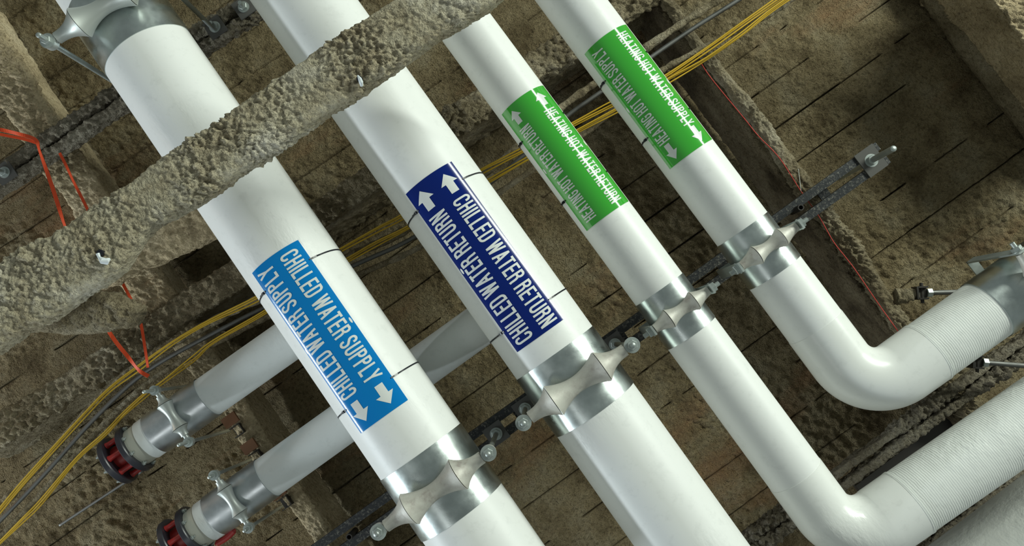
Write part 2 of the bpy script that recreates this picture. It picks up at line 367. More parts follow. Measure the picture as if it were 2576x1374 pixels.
def shade_pipe(k, y0, y1, name, label):
    q = PIPES[k]; A, B = pipe_axis(q['c'], q['s'], y0, y1, q['h']); ax = nrm(B-A)
    t = thing(name, (A+B)/2, label, 'pipe'); pipe_info[k] = (t, A, ax, q['r']); return t, A, B, ax, q['r']
def shield(k, yc_, half, extra=.0035, m='galv'):
    t, A, ax, r = pipe_info[k]; q = PIPES[k]; C = P(q['c']+q['s']*yc_, yc_, q['h'])
    mb = MB(); ring_shell(mb, C, ax, r-.001, extra, half); o = mb.build('insulation_shield', M[m], t); o['label'] = 'galvanised sheet metal shield'; return C
t1, A, B, ax, r = shade_pipe(1, -160, 1560, 'insulated_pipe', 'large white insulated pipe with the light blue label')
mb = MB(); cyl(mb, A, B, r, 128); mb.build('jacket', M['jacket'], t1)
t2, A, B, ax, r = shade_pipe(2, -200, 1560, 'insulated_pipe', 'large white insulated pipe with the navy blue label')
mb = MB(); cyl(mb, A, B, r, 128); mb.build('jacket', M['jacket'], t2)
def elbow_pipe(k, y0, corner, run_to, r1, bend, label):
    q = PIPES[k]; C0 = P(*corner, q['h']); A = P(q['c']+q['s']*y0, y0, q['h']); E = P(*run_to, q['h']); r0 = q['r']
    ax = nrm(C0-A); bx = nrm(E-C0); t = thing('insulated_pipe', (A+C0)/2, label, 'pipe'); pipe_info[k] = (t, A, ax, r0)
    ang = math.acos(np.dot(ax, bx)); tl = bend*math.tan(ang/2); S0 = C0-ax*tl; S1 = C0+bx*tl
    ctr = S0+nrm(bx-ax*np.dot(bx, ax))*bend
    mb = MB(); cyl(mb, A, S0-ax*.13, r0, 96); mb.build('jacket', M['jacket'], t)
    pts = [S0-ax*.13, S0-ax*.02]; R = [r0+.0015, r0+.0015]
    u = nrm(S0-ctr); v = ax
    for i in range(0, 25):
        a = ang*i/24; pts.append(ctr+(u*math.cos(a)+v*math.sin(a))*bend); R.append(r0+.0015+(r1-r0)*i/24)
    pts.append(S1+bx*.10); R.append(r1+.002)
    mb = MB(); mb.tube(pts, R, 96); mb.build('elbow_cover', M['pvc'], t)
    mb = MB(); cyl(mb, S1+bx*.095, E, r1, 96); mb.build('branch_wrap', M['wrap'], t)
    mb = MB(); ring_shell(mb, S1+bx*.099, bx, r1+.0005, .0022, .004); mb.build('tape_band', M['wrap'], t)
    return t, S1, bx, E
t3, S3, bx3, E3 = elbow_pipe(3, -160, (2131.1, 1372), (2700, 975), .105, .135, 'white insulated pipe with the green label and lower elbow, third from the left')
t4, S4, bx4, E4 = elbow_pipe(4, -200, (2180, 996), (2680, 638), .0995, .135, 'white insulated pipe with the green label and upper elbow, fourth from the left')
HC = {1: shield(1, 1210, .112), 2: shield(2, 958, .108), 3: shield(3, 783, .085, .003), 4: shield(4, 631, .085, .003)}
HC['1top'] = shield(1, 74, .112)
# large pipe in the lower right corner
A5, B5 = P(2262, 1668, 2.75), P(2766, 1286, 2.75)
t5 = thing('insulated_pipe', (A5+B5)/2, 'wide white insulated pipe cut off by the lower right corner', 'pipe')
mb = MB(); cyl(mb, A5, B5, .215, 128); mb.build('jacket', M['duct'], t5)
# branch pipes with flanged ends
def branch(p0, p1, end, h, r, label, has_red_tag=False, k_=1.065):
    A, B = P(*p0, h), P(*p1, h); bx = nrm(B-A)*1.0; t = thing('branch_pipe', (A+B)/2, label, 'pipe')
    E = P(*end, h)
    mb = MB(); cyl(mb, A-bx*.037, E, r, 96); mb.build('jacket', M['cloth'], t)
    mb = MB(); cyl(mb, A-bx*.100, A-bx*.0372, r-.003, 96); o = mb.build('bare_end', M['cream'], t); o['label'] = 'cream painted bare end'
    mb = MB(); ring_shell(mb, A+bx*.110, bx, r-.001, .004, .110); o = mb.build('insulation_shield', M['galv2'], t); o['label'] = 'galvanised sheet metal shield'
    R = .089
    for d in (-.087, -.160):
        mb = MB(); mb.lathe(A+bx*d, bx, [(-.009, R-.028), (-.011, R-.003), (-.008, R), (.008, R), (.011, R-.003), (.009, R-.028)], 64); fl = mb.build('flange', M['flange_black'], t); fl['label'] = 'black ring flange'
        for k in range(8):
            a = 2*math.pi*(k+.35)/8; u, v = frame(bx); q = A+bx*d+(u*math.cos(a)+v*math.sin(a))*(R-.013); sg = 1 if d > -.1 else -1
            mb = MB(); mb.lathe(q, bx*sg, [(.009, .0075), (.017, .0075), (.018, .006)], 6); mb.lathe(q, bx*sg, [(.017, .004), (.024, .004)], 8); mb.build('bolt', M['zinc'], fl, True, 30)
    mb = MB(); mb.lathe(A-bx*.1235, bx, [(-.028, R-.042), (.028, R-.042)], 48)
    for k in range(7):
        a = 2*math.pi*(k+.35)/7; u, v = frame(bx); rd = u*math.cos(a)+v*math.sin(a)
        mb.lathe(A-bx*.1235+rd*(R-.022), bx, [(-.025, .012), (-.016, .0095), (.016, .0095), (.025, .012)], 12)
    mb.build('valve_body', M['flange_red'], t)['label'] = 'red iron body with lugs between the flanges'
    if has_red_tag:
        mb = MB(); mb.tube(smooth_path([A-bx*.055+Y*(r+.008)+Z*.0, A-bx*.01+Y*(r+.012), A+bx*.03+Y*(r+.006)], 5), [.004]+[.011]*9+[.004], 10); mb.build('lever', M['flange_red'], t)
    return A, bx, t
HB = 2.79; RB_ = .0735
Aa, bxa, ta = branch((393, 1091), (600, 945), (830, 783), HB, RB_, 'upper grey-white branch pipe ending in a red and black flange, left of the blue label')
Ab, bxb, tb = branch((542, 1296), (1058, 925), (1330, 730), HB, RB_, 'lower grey-white branch pipe ending in a red and black flange at the bottom edge', True)

# ---------------------------------------------------------------- roller hangers
HS = 2.85
def rod_part(t, p, z0, z1, r=.0075, name='rod'):
    n = 40; zs = np.linspace(z0, z1, n*4); pts = [np.array((p[0], p[1], z)) for z in zs]
    R = [r*(1 if i % 2 else .90) for i in range(len(zs))]
    mb = MB(); mb.tube(pts, R, 12); return mb.build(name, M['zinc'], t, True, None)
def hexnut(mb, c, axis, r, hgt): mb.lathe(c, axis, [(-hgt/2, r*.92), (-hgt/2+.001, r), (hgt/2-.001, r), (hgt/2, r*.92)], 6); return mb
def roller_hanger(C, ax, cross, rp, w1, R1, waist, w2, R2, w3, label, zstrut, drop=.05, plate=True, rod_r=.0085, mtl='cast'):
    """C: pipe axis point; roller lies across beneath it"""
    cross = nrm(cross); Q = np.array(C)-Z*(rp+waist+.001)
    t = thing('roller_hanger', Q, label, 'pipe hanger')
    prof = []; n = 14
    for i in range(-n, n+1):
        s_ = i/n; prof.append((s_*w1, waist+(R1-waist)*abs(s_)**2.0))
    mb = MB(); mb.lathe(Q, cross, [(-w1, R1*.3)]+prof+[(w1, R1*.3)], 40); mb.build('roller', M[mtl], t, True, 30)
    for sg in (-1, 1):
        pr = [(w1+.002, R1*.97)]+[(w1+.002+(w2-w1)*k/10, R2+(R1*.97-R2)*(1-k/10)**2.5) for k in range(1, 11)]+[(w2+.006, R2)]
        mb = MB(); mb.lathe(Q, cross*sg, pr, 32); so = mb.build('socket', M[mtl], t, True, 40)
        mb = MB(); e = Q+cross*sg*w3; mb.lathe(e, Z, [(-R2*.75, R2*.95), (-R2*.6, R2*1.15), (R2*.6, R2*1.15), (R2*.75, R2*.95)], 28)
        mb.tube([Q+cross*sg*(w2+.004), e-cross*sg*R2*.8], [R2*.62, R2*.7], 16); mb.build('rod_eye', M[mtl], t, True, 40)
        mb = MB(); mb.lathe(e-Z*(R2*.75+.0015), Z, [(-.0018, R2*1.25), (.0018, R2*1.25)], 32); mb.build('washer', M['zinc'], t, True, 30)
        mb = MB(); hexnut(mb, e-Z*(R2*.75+.009), Z, R2*.80, .012); mb.build('nut', M['zinc'], t, False)
        rod_part(t, e, Q[2]-R2*.75-drop, zstrut+.055, rod_r)
        if plate:
            mb = MB(); pc = np.array((e[0], e[1], zstrut-.004)); mb.box(pc, cross*.036, np.cross(Z, cross)*.036, Z*.003); mb.build('square_plate', M['zinc_dull'], t, False)
            mb = MB(); hexnut(mb, pc-Z*.011, Z, .017, .014); mb.lathe(pc-Z*.004, Z, [(-.001, .022), (.001, .022)], 24); mb.build('strut_nut', M['zinc'], t, True, 30)
    return t
ZS = CAMZ+HS
roller_hanger(HC[1], pipe_info[1][2], X, .1535, .086, .0515, .0255, .165, .019, .195, 'cast roller hanger under the light blue labelled pipe, near the bottom edge', ZS, .03)
roller_hanger(HC[2], pipe_info[2][2], X, .150, .086, .0515, .0255, .165, .019, .195, 'cast roller hanger under the navy blue labelled pipe', ZS, .022)
roller_hanger(HC['1top'], pipe_info[1][2], X, .1535, .086, .0515, .0255, .165, .019, .195, 'cast roller hanger under the light blue labelled pipe, in the top left corner', ZS, .05, False, .0085, 'castgalv')
CA = Aa+bxa*.120; CB = Ab+bxb*.113
roller_hanger(CA, bxa, Y, RB_+.004, .047, .028, .016, .073, .0135, .105, 'small roller hanger under the upper branch pipe', CAMZ+2.99, .075, False, .006, 'castgalv')
roller_hanger(CB, bxb, Y, RB_+.004, .047, .028, .016, .073, .0135, .105, 'small roller hanger under the lower branch pipe', CAMZ+2.99, .040, False, .006, 'castgalv')
def yoke_hanger(C, cross, along, rp, label, zstrut, rod=True):
    cross = nrm(cross); along = nrm(along); waist = .018; R1 = .032; w1 = .046; Q = np.array(C)-Z*(rp+waist+.001); w3 = rp+.016; ztop = C[2]+rp+.035
    t = thing('yoke_hanger', Q, label, 'pipe hanger')
    n = 12; prof = [(i/n*w1, waist+(R1-waist)*abs(i/n)**2.0) for i in range(-n, n+1)]
    mb = MB(); mb.lathe(Q, cross, [(-w1, .008)]+prof+[(w1, .008)], 36); mb.build('roller', M['cast'], t, True, 30)
    for sg in (-1, 1):
        pr = [(w1+.002, R1*.97)]+[(w1+.002+(w3-.010-w1)*k/10, .014+(R1*.97-.014)*(1-k/10)**1.7) for k in range(1, 11)]
        mb = MB(); mb.lathe(Q, cross*sg, pr, 30); mb.build('socket', M['cast'], t, True, 40)
        mb = MB(); mb.box(Q+cross*sg*w3+Z*((ztop-Q[2])/2-.012), cross*.003, along*.016, Z*((ztop-Q[2])/2+.014)); mb.build('side_strap', M['zinc'], t, False)
        mb = MB(); hexnut(mb, Q+cross*sg*(w3+.010), cross, .016, .013); mb.lathe(Q+cross*sg*w3, cross*sg, [(.003, .019), (.005, .019)], 24); mb.lathe(Q+cross*sg*w3, cross*sg, [(.004, .0075), (.032, .0075)], 14); mb.build('axle_nut', M['zinc'], t, True, 30)
    mb = MB(); mb.box((Q[0], Q[1], ztop), cross*(w3+.003), along*.016, Z*.003); mb.build('top_strap', M['zinc'], t, False)
    if rod: rod_part(t, Q, ztop-.02, zstrut+.05, .0065)
    return t
yoke_hanger(HC[3], X, pipe_info[3][2], .0925, 'yoke roller hanger under the green labelled pipe third from the left', ZS)
yoke_hanger(HC[4], X, pipe_info[4][2], .0965, 'yoke roller hanger under the green labelled pipe fourth from the left', ZS)
# branch of pipe 4: shield and yoke at the right edge
q0, _ = None, None
C4 = S4+bx4*0; 
def along_run(S_, b, px, py, h):
    p = P(px, py, h); return S_+b*np.dot(p-S_, b)
K0 = along_run(S4, bx4, 2498, 786, HP)
mb = MB(); ring_shell(mb, K0+bx4*.125, bx4, .0985, .004, .14); o = mb.build('insulation_shield', M['galv'], t4); o['label'] = 'galvanised sheet metal shield'
yoke_hanger(K0+bx4*.115, Y, bx4, .104, 'yoke roller hanger at the right edge on the upper elbow run', ZS)

# ---------------------------------------------------------------- struts
def channel(mb, A, B, w, h, t=.003):
    """C channel, lips down, open slot underneath"""
    ax = nrm(B-A); c = np.cross(Z, ax); M_ = (A+B)/2; L = np.linalg.norm(B-A)/2
    mb.box(M_+Z*h, ax*L, c*w/2, Z*t/2)
    for s_ in (-1, 1):
        mb.box(M_+c*s_*(w/2-t/2)+Z*h/2, ax*L, c*t/2, Z*h/2)
        mb.box(M_+c*s_*(w*.34)+Z*t/2, ax*L, c*w*.16, Z*t/2)
    return mb
def double_strut(p0, p1, h, label, m, w=.031, gap=.028, hgt=.04):
    A, B = P(*p0, h), P(*p1, h); ax = nrm(B-A); c = np.cross(Z, ax); t = thing('strut_channel', (A+B)/2, label, 'strut')
    for s_ in (-1, 1):
        mb = MB(); mb.box((A+B)/2+c*s_*(gap+w)/2+Z*hgt/2, ax*np.linalg.norm(B-A)/2, c*w/2, Z*hgt/2); o = mb.build('rail', M[m], t, False)
    for k in range(int(np.linalg.norm(B-A)/.45)+1):
        mb = MB(); mb.box(A+ax*(.03+k*.45)+Z*(hgt-.004), ax*.02, c*(gap/2+.002), Z*.004); mb.build('spacer', M[m], t, False)
    return t, A, B, ax, c
st, SA, SB, sax, sc = double_strut((760, 1430), (2222, 383), HS, 'black slotted strut crossing behind the four labelled pipes', 'strut')
for (px, py) in ((2015, 522), (878, 1352)):
    C = P(px, py, 2.80); mb = MB(); mb.lathe(C, Z, [(0, .0075), (0, .011), (.10, .011), (.10, .0075)], 20, None, False); mb.lathe(C, Z, [(.10, .0075), (0, .0075)], 20, None, False)
    o = mb.build('steel_sleeve', M['dark_steel']); tag(o, 'short black open tube under the strut, %s' % ('right of the fourth pipe' if px > 2000 else 'left of the lowest roller hanger'), 'tube')
# strut end plate, nut and threaded rod
E_ = P(2190, 405, HS); t = thing('threaded_rod', E_, 'threaded rod with nut and square plate at the right end of the black strut', 'threaded rod')
mb = MB(); mb.box(E_-Z*.004, sax*.040, sc*.048, Z*.003); mb.build('square_plate', M['zinc_dull'], t, False)
mb = MB(); mb.lathe(E_-Z*.004, Z, [(-.004, .024), (-.002, .024)], 28); hexnut(mb, E_-Z*.017, Z, .018, .018); mb.build('nut', M['zinc'], t, True, 30)
rod_part(t, E_, ZS-.185, ZS+.30, .011)

def coated_strut(p0, p1, h, label, seed, w=.046, gap=.010, plates=(), m='coated_strut', thick=.06, amp=.0085):
    A, B = P(*p0, h), P(*p1, h); ax = nrm(B-A); c = np.cross(Z, ax); t = thing('strut_channel', (A+B)/2, label, 'strut')
    for s_ in (-1, 1):
        a = np.array([A+c*s_*gap/2, B+c*s_*gap/2]); b = np.array([A+c*s_*(gap/2+w), B+c*s_*(gap/2+w)])
        V, Fc = coated_mesh(resample(a, 40), resample(b, 40), CAMZ+h, thick, res=.0055, amp=amp, freq=48, seed=seed+s_, power=5); obj('rail', V, Fc, M[m], t)
    for (px, py) in plates:
        C = P(px, py, h); C = A+ax*np.dot(C-A, ax); mb = MB(); mb.box(C-Z*.006, ax*.034, c*.036, Z*.003); pl = mb.build('square_plate', M['zinc_dull'], t, False)
        mb = MB(); mb.lathe(C-Z*.008, Z, [(-.004, .021), (-.001, .021)], 28); hexnut(mb, C-Z*.018, Z, .016, .014); mb.tube([C-Z*.01, C-Z*.05], .0075, 12); mb.build('nut', M['zinc'], pl, True, 30)
    return t
coated_strut((-90, 508), (720, -52), HS, 'overspray coated slotted strut across the upper left', 80, plates=((12, 430), (540, 66), (612, 16)))
coated_strut((1840, 1410), (2660, 818), 2.90, 'overspray coated slotted strut between the two elbows', 90, w=.037)
coated_strut((2250, 1430), (2660, 1110), 2.99, 'overspray coated slotted strut above the wide corner pipe', 100, w=.036)

A_, B_ = P(2165, 1238, 3.02), P(2450, 1022, 3.02); mb = MB(); ax_ = nrm(B_-A_); c_ = np.cross(Z, ax_)
mb.box((A_+B_)/2+Z*.02, ax_*np.linalg.norm(B_-A_)/2, c_*.028, Z*.02); o = mb.build('black_strip', M['dark_steel'], None, False); tag(o, 'flat black strip just above the lower elbow run', 'steel bar')  # plain black strip along the dark band beside the strut rail
# ---------------------------------------------------------------- pipe markers
T = .14
def arc(cx, cy, rx, ry, a0, a1, n=10):
    return [(cx+rx*math.cos(math.radians(a0+(a1-a0)*i/n)), cy+ry*math.sin(math.radians(a0+(a1-a0)*i/n))) for i in range(n+1)]
def glyph(ch):
    w = .46; a = T/2; l, r_, b, t_ = a, w-a, a, 1-a; cx = w/2; rx = (r_-l)/2; ry = .17
    if ch == 'C': return w, [[(r_, .66)]+arc(cx, t_-ry, rx, ry, 0, 180)+arc(cx, b+ry, rx, ry, 180, 360)+[(r_, .34)]]
    if ch == 'O': return w, [arc(cx, t_-ry, rx, ry, 0, 180)+arc(cx, b+ry, rx, ry, 180, 360)+[(r_, t_-ry)]]
    if ch == 'G': return w, [[(r_, .68)]+arc(cx, t_-ry, rx, ry, 0, 180)+arc(cx, b+ry, rx, ry, 180, 360)+[(r_, .47), (cx, .47)]]
    if ch == 'H': return w, [[(l, 0), (l, 1)], [(r_, 0), (r_, 1)], [(l, .52), (r_, .52)]]
    if ch == 'I': return T, [[(a, 0), (a, 1)]]
    if ch == 'L': return .40, [[(l, 1), (l, b), (.40, b)]]
    if ch == 'E': return .42, [[(.42, t_), (l, t_), (l, b), (.42, b)], [(l, .52), (.39, .52)]]
    if ch == 'D': return w, [[(l, t_), (cx-.02, t_)]+arc(cx-.02, t_-.2, rx+.02, .2, 90, 0)+arc(cx-.02, b+.2, rx+.02, .2, 0, -90)+[(l, b)], [(l, 0), (l, 1)]]
    if ch == 'W': return .72, [[(.06, 1), (.21, .02)], [(.21, .02), (.36, .98)], [(.36, .98), (.51, .02)], [(.51, .02), (.66, 1)]]
    if ch == 'A': return .50, [[(.06, 0), (.25, .98)], [(.25, .98), (.44, 0)], [(.13, .30), (.37, .30)]]
    if ch == 'T': return .42, [[(0, t_), (.42, t_)], [(.21, 0), (.21, 1)]]
    if ch == 'P': return .44, [[(l, t_), (.24, t_)]+arc(.24, .745, .13, .745-.56+.0, 90, -90)[0:11]+[(l, .56)], [(l, 0), (l, 1)]]
    if ch == 'R': return .46, [[(l, t_), (.25, t_)]+arc(.25, .75, .13, .183, 90, -90)+[(l, .567)], [(l, 0), (l, 1)], [(.27, .567), (.35, .48), (.38, .36), (.385, .10), (.41, 0)]]
    if ch == 'S': return w, [[(r_, .70)]+arc(cx, t_-.15, rx, .15, 0, 180)+[(l, .69), (l+.04, .60), (cx, .51), (r_-.04, .42), (r_, .33)]+arc(cx, b+.15, rx, .15, 0, -180)+[(l, .30)]]
    if ch == 'U': return w, [[(l, 1)]+arc(cx, b+ry, rx, ry, 180, 360)+[(r_, 1)]]
    if ch == 'Y': return .48, [[(.05, 1), (.24, .45)], [(.24, .45), (.43, 1)], [(.24, 0), (.24, .48)]]
    if ch == 'N': return w, [[(l, 0), (l, 1)], [(r_, 0), (r_, 1)], [(l+.005, .98), (r_-.005, .02)]]
    return .26, []
def stroke(pts, T_):
    """mitred ribbon -> list of quads in 2D"""
    q = [np.array(pts[0])]
    for p in pts[1:]:
        p = np.array(p); d = np.linalg.norm(p-q[-1])
        if d < 1e-5: continue
        n = max(1, int(d/.12)); s0 = q[-1]
        for i in range(1, n+1): q.append(s0+(p-s0)*i/n)
    L, R = [], []
    for i, p in enumerate(q):
        d0 = (p-q[i-1]) if i else (q[1]-p); d1 = (q[i+1]-p) if i < len(q)-1 else d0
        if i == 0: d0 = d1
        d0 = d0/np.linalg.norm(d0); d1 = d1/np.linalg.norm(d1); n0 = np.array((-d0[1], d0[0])); n1 = np.array((-d1[1], d1[0])); m = n0+n1; m /= np.linalg.norm(m)
        k = min(2.2, 1/max(.3, np.dot(m, n0))); L.append(p+m*k*T_/2); R.append(p-m*k*T_/2)
    return L, R
def text_strokes(txt):
    x = 0; out = []; sp = .10
    for ch in txt:
        if ch == ' ': x += .21; continue
        w_, st_ = glyph(ch)
        for s_ in st_:
            diag = len(s_) == 2 and abs(s_[0][0]-s_[1][0]) > .02 and abs(s_[0][1]-s_[1][1]) > .02
            out.append([(p[0]+x, p[1]) for p in s_])
        x += w_+sp
    return out, x-sp
def marker(k, corners, texts, arrow_end, t_rng, a_rng, m, label, ties, gname):
    t, A, ax, r = pipe_info[k]; h_ = [hit(*c, A, ax, r+.002) for c in corners]    # TL, TR, BL, BR
    s0 = (h_[0][0]+h_[1][0])/2; s1 = (h_[2][0]+h_[3][0])/2; a0 = (h_[0][1]+h_[2][1])/2; a1 = (h_[1][1]+h_[3][1])/2
    xd = nrm(X-ax*np.dot(X, ax)); dn = nrm(np.cross(ax, xd)); dn = -dn if dn[2] > 0 else dn
    def sp_(s, a, off): return A+ax*s+(xd*math.sin(a)+dn*math.cos(a))*(r+off)
    C = sp_((s0+s1)/2, (a0+a1)/2, 0); th = thing('pipe_marker', C, label, 'pipe label')
    n = 40; V = []; Fc = []; off = .0022
    for j, s in enumerate((s0, s1)):
        for i in range(n+1):
            for o_ in (0.0004, off): V.append(sp_(s, a0+(a1-a0)*i/n, o_))
    for i in range(n):
        b0 = 2*i; b1 = 2*(n+1)+2*i
        Fc += [(b0+1, b0+3, b1+3, b1+1), (b0, b1, b1+2, b0+2), (b0, b0+2, b0+3, b0+1), (b1, b1+1, b1+3, b1+2)]
    e = 2*n; Fc += [(0, 1, 2*(n+1)+1, 2*(n+1)), (e, 2*(n+1)+e, 2*(n+1)+e+1, e+1)]
    obj('plate', V, [f[::-1] for f in Fc], m, th, True, 40)
    L = s1-s0; Wd = a1-a0
    rows = (((.58, .90), 1), ((.08, .42), -1)) if k < 3 else (((.62, .85), 1), ((.11, .325), -1))
    for (v0, v1), sg in rows:
        st_, width = text_strokes(texts); V = []; Fc = []; lv = 0
        x0, x1 = t_rng
        def mapp(x, y, o_):
            u = x/width
            if sg > 0: return sp_(s0+L*(x0+(x1-x0)*u), a0+Wd*(v0+(v1-v0)*y), o_)
            return sp_(s0+L*(x1-(x1-x0)*u), a0+Wd*(v1-(v1-v0)*y), o_)
        for s_ in st_:
            Lp, Rp = stroke(s_, T*.98); b = len(V); lv = (lv+1) % 4
            for p, q in zip(Lp, Rp): V += [mapp(p[0], p[1], off+.0004+lv*.00012), mapp(q[0], q[1], off+.0004+lv*.00012)]
            for i in range(len(Lp)-1): Fc.append((b+2*i, b+2*i+1, b+2*i+3, b+2*i+2))
        obj('lettering', V, Fc, M['ink'], th, False)
        # arrow
        ah = [(0, 0), ]
        aw = .5; pts2 = [(0, .5), (.48, .99), (.48, .72), (1, .72), (1, .28), (.48, .28), (.48, .01)]
        V = []; Fc = []; nx_, = (1,)
        def am(x, y, o_=off+.0005):
            if arrow_end == 'top': s = s0+L*(a_rng[0]+(a_rng[1]-a_rng[0])*x)
            else: s = s0+L*(a_rng[1]-(a_rng[1]-a_rng[0])*x)
            return sp_(s, a0+Wd*(v0+(v1-v0)*y), o_)
        K = 10
        for i in range(K):            # head rows across the arc
            y0_, y1_ = i/K, (i+1)/K
            f = lambda y: abs(y-.5)*2*.50
            b = len(V); V += [am(f(y0_), y0_), am(f(y1_), y1_), am(.50, y1_), am(.50, y0_)]; Fc.append((b, b+1, b+2, b+3))
            ya, yb = .27+.46*i/K, .27+.46*(i+1)/K; b = len(V); V += [am(.50, ya), am(.50, yb), am(1, yb), am(1, ya)]; Fc.append((b, b+1, b+2, b+3))
        obj('arrow', V, Fc, M['ink'], th, False)
    # oval slots along both edges
    for vv in (.035, .965):
        V = []; c0 = s0+L*.5; 
        for i in range(20):
            q = 2*math.pi*i/20; V.append(sp_(c0+.010*math.cos(q), a0+Wd*vv+.0035/r*math.sin(q), off+.0005))
        obj('slot_hole', V, [tuple(range(20))], M['ink'], th, False)
    # cable ties, round the back from edge to edge
    for (fr, tl) in ties:
        s = s0+L*fr; n = 60; V = []; Fc = []; aa = a1-.03*Wd; bb = a0+.03*Wd+2*math.pi
        for i in range(n+1):
            a = aa+(bb-aa)*i/n; o_ = .0030 if (i < 3 or i > n-3) else .0006
            for (ds, do) in ((-.0022, 0), (.0022, 0), (.0022, .0016), (-.0022, .0016)): V.append(sp_(s+ds, a, o_+do))
        for i in range(n):
            for j in range(4): j2 = (j+1) % 4; Fc.append((4*i+j, 4*i+j2, 4*i+4+j2, 4*i+4+j))
        Fc += [(0, 1, 2, 3), (4*n+3, 4*n+2, 4*n+1, 4*n)]
        tt = thing('cable_tie', sp_(s, a1, .002), tl, 'cable tie', None)
        obj('band', V, Fc, M['black'], tt, False)
        hb = sp_(s, a0+.03*Wd-.10*(.15/r), .004); rad = nrm(hb-A-ax*np.dot(hb-A, ax)); tg = np.cross(ax, rad)
        mb = MB(); mb.box(hb, ax*.004, tg*.0045, rad*.003); mb.box(hb+tg*.010+rad*.003, ax*.0018, tg*.007, rad*.0008); mb.build('lock_head', M['black'], tt, False)
def tl(col, end): return 'black cable tie around the pipe at the %s end of the %s label' % (end, col)
marker(1, [(635, 686), (750, 604), (907, 1092), (1026, 1006)], 'CHILLED WATER SUPPLY', 'bottom', (.03, .82), (.852, .966), M['blue'], 'light blue pipe label reading CHILLED WATER SUPPLY with two white arrows', [(.12, tl('light blue', 'upper')), (.86, tl('light blue', 'lower'))], '')
marker(2, [(1020, 489), (1135, 407), (1302, 886), (1420, 802)], 'CHILLED WATER RETURN', 'top', (.185, .978), (.038, .15), M['navy'], 'navy blue pipe label reading CHILLED WATER RETURN with two white arrows', [(.11, tl('navy blue', 'upper')), (.875, tl('navy blue', 'lower'))], '')
marker(3, [(1262, 290), (1365, 215), (1477, 581), (1582, 506)], 'HEATING HOT WATER RETURN', 'top', (.175, .958), (.037, .14), M['green'], 'green pipe label reading HEATING HOT WATER RETURN on the third pipe', [(.24, tl('green RETURN', 'upper')), (.745, tl('green RETURN', 'lower'))], '')
marker(4, [(1470, 137), (1574, 62), (1686, 426), (1792, 350)], 'HEATING HOT WATER SUPPLY', 'bottom', (.045, .837), (.852, .972), M['green'], 'green pipe label reading HEATING HOT WATER SUPPLY on the fourth pipe', [(.24, tl('green SUPPLY', 'upper')), (.735, tl('green SUPPLY', 'lower'))], '')

# ---------------------------------------------------------------- cables and conduits
HCB = 2.85
b1 = [(-60, 1352), (0, 1283), (69, 1200), (207, 1048), (276, 979), (345, 925), (437, 859), (524, 808), (646, 751), (750, 690), (855, 629), (949, 576), (1009, 545), (1110, 485), (1212, 429), (1310, 378), (1441, 311), (1538, 261), (1610, 228), (1679, 189), (1776, 124), (1866, 60), (1940, 8), (2030, -55)]
b2 = [(-50, 1415), (0, 1366), (59, 1307), (104, 1262), (193, 1155), (262, 1093), (311, 1041), (366, 993), (400, 966), (487, 903), (538, 859), (664, 786), (770, 715), (876, 653), (949, 613), (1030, 569), (1130, 510), (1233, 452), (1323, 402), (1451, 328), (1551, 278), (1620, 240), (1685, 201), (1776, 147), (1866, 86), (1940, 27), (2040, -40)]
def cable(pts, h, r, m, name, label, cat, group=None, dx=0, dy=0, wob=0, seed=0, per=6):
    rnd = random.Random(seed); q = []
    for i, (a, b) in enumerate(pts): q.append(P(a+dx+rnd.uniform(-wob, wob), b+dy+rnd.uniform(-wob, wob), h+rnd.uniform(-.006, .006)))
    mb = MB(); mb.tube(smooth_path(q, per), r, 8); o = mb.build(name, M[m], None, True, None); return tag(o, label, cat, group)
lab = ['upper yellow cable of the upper bundle crossing behind the pipes', 'middle yellow cable of the upper bundle crossing behind the pipes', 'lower yellow cable of the upper bundle crossing behind the pipes']
for i, (dx, dy) in enumerate(((-2, -3), (0, 1), (3, 6))): cable(b1, HCB+i*.007, .0030, 'yellow', 'yellow_cable', lab[i], 'cable', 'yellow cables crossing behind the pipes', dx, dy, 2.0, i)
lab = ['upper yellow cable of the lower bundle crossing behind the pipes', 'middle yellow cable of the lower bundle crossing behind the pipes', 'lower yellow cable of the lower bundle crossing behind the pipes']
for i, (dx, dy) in enumerate(((-2, -3), (0, 1), (3, 4))): cable(b2, HCB+.007*i, .0028, 'yellow', 'yellow_cable', lab[i], 'cable', 'yellow cables crossing behind the pipes', dx, dy, 2.5, 10+i)
c1 = [(-40, 1352), (103, 1203), (241, 1050), (366, 936), (531, 842), (684, 765), (890, 668), (1054, 590), (1240, 455), (1340, 370), (1427, 292), (1514, 230), (1719, 88), (1853, 3), (1950, -62)]
cable(c1, 2.885, .0085, 'grey_conduit', 'conduit', 'bare grey metal conduit beside the yellow cables, upper of two', 'conduit')
c2 = [(-30, 1385), (120, 1225), (255, 1075), (380, 958), (545, 862), (700, 785), (900, 692), (1066, 616), (1245, 492), (1450, 350), (1560, 262), (1665, 178), (1800, 105), (1940, 33), (2030, -30)]
V, Fc = [], []
mbc = MB(); pts = smooth_path([P(a, b, 2.89) for a, b in c2], 40); rr = .010+.006*np.abs(fbm(np.array(pts), 22, 2, .5, 5)); mbc.tube(pts, rr.tolist(), 14)
Vn = np.array(mbc.V); Vn += (fbm(Vn, 70, 2, .5, 8)*.004)[:, None]*np.array((.5, .5, -1)); o = obj('conduit', Vn, mbc.F, M['fp']); tag(o, 'fuzzy overspray coated conduit beside the yellow cables, lower of two', 'conduit')
mbc = MB(); pts = smooth_path([P(a-14, b-22, 2.90) for a, b in c1], 40); rr = .012+.010*np.abs(fbm(np.array(pts), 18, 2, .5, 15)); mbc.tube(pts, rr.tolist(), 14)
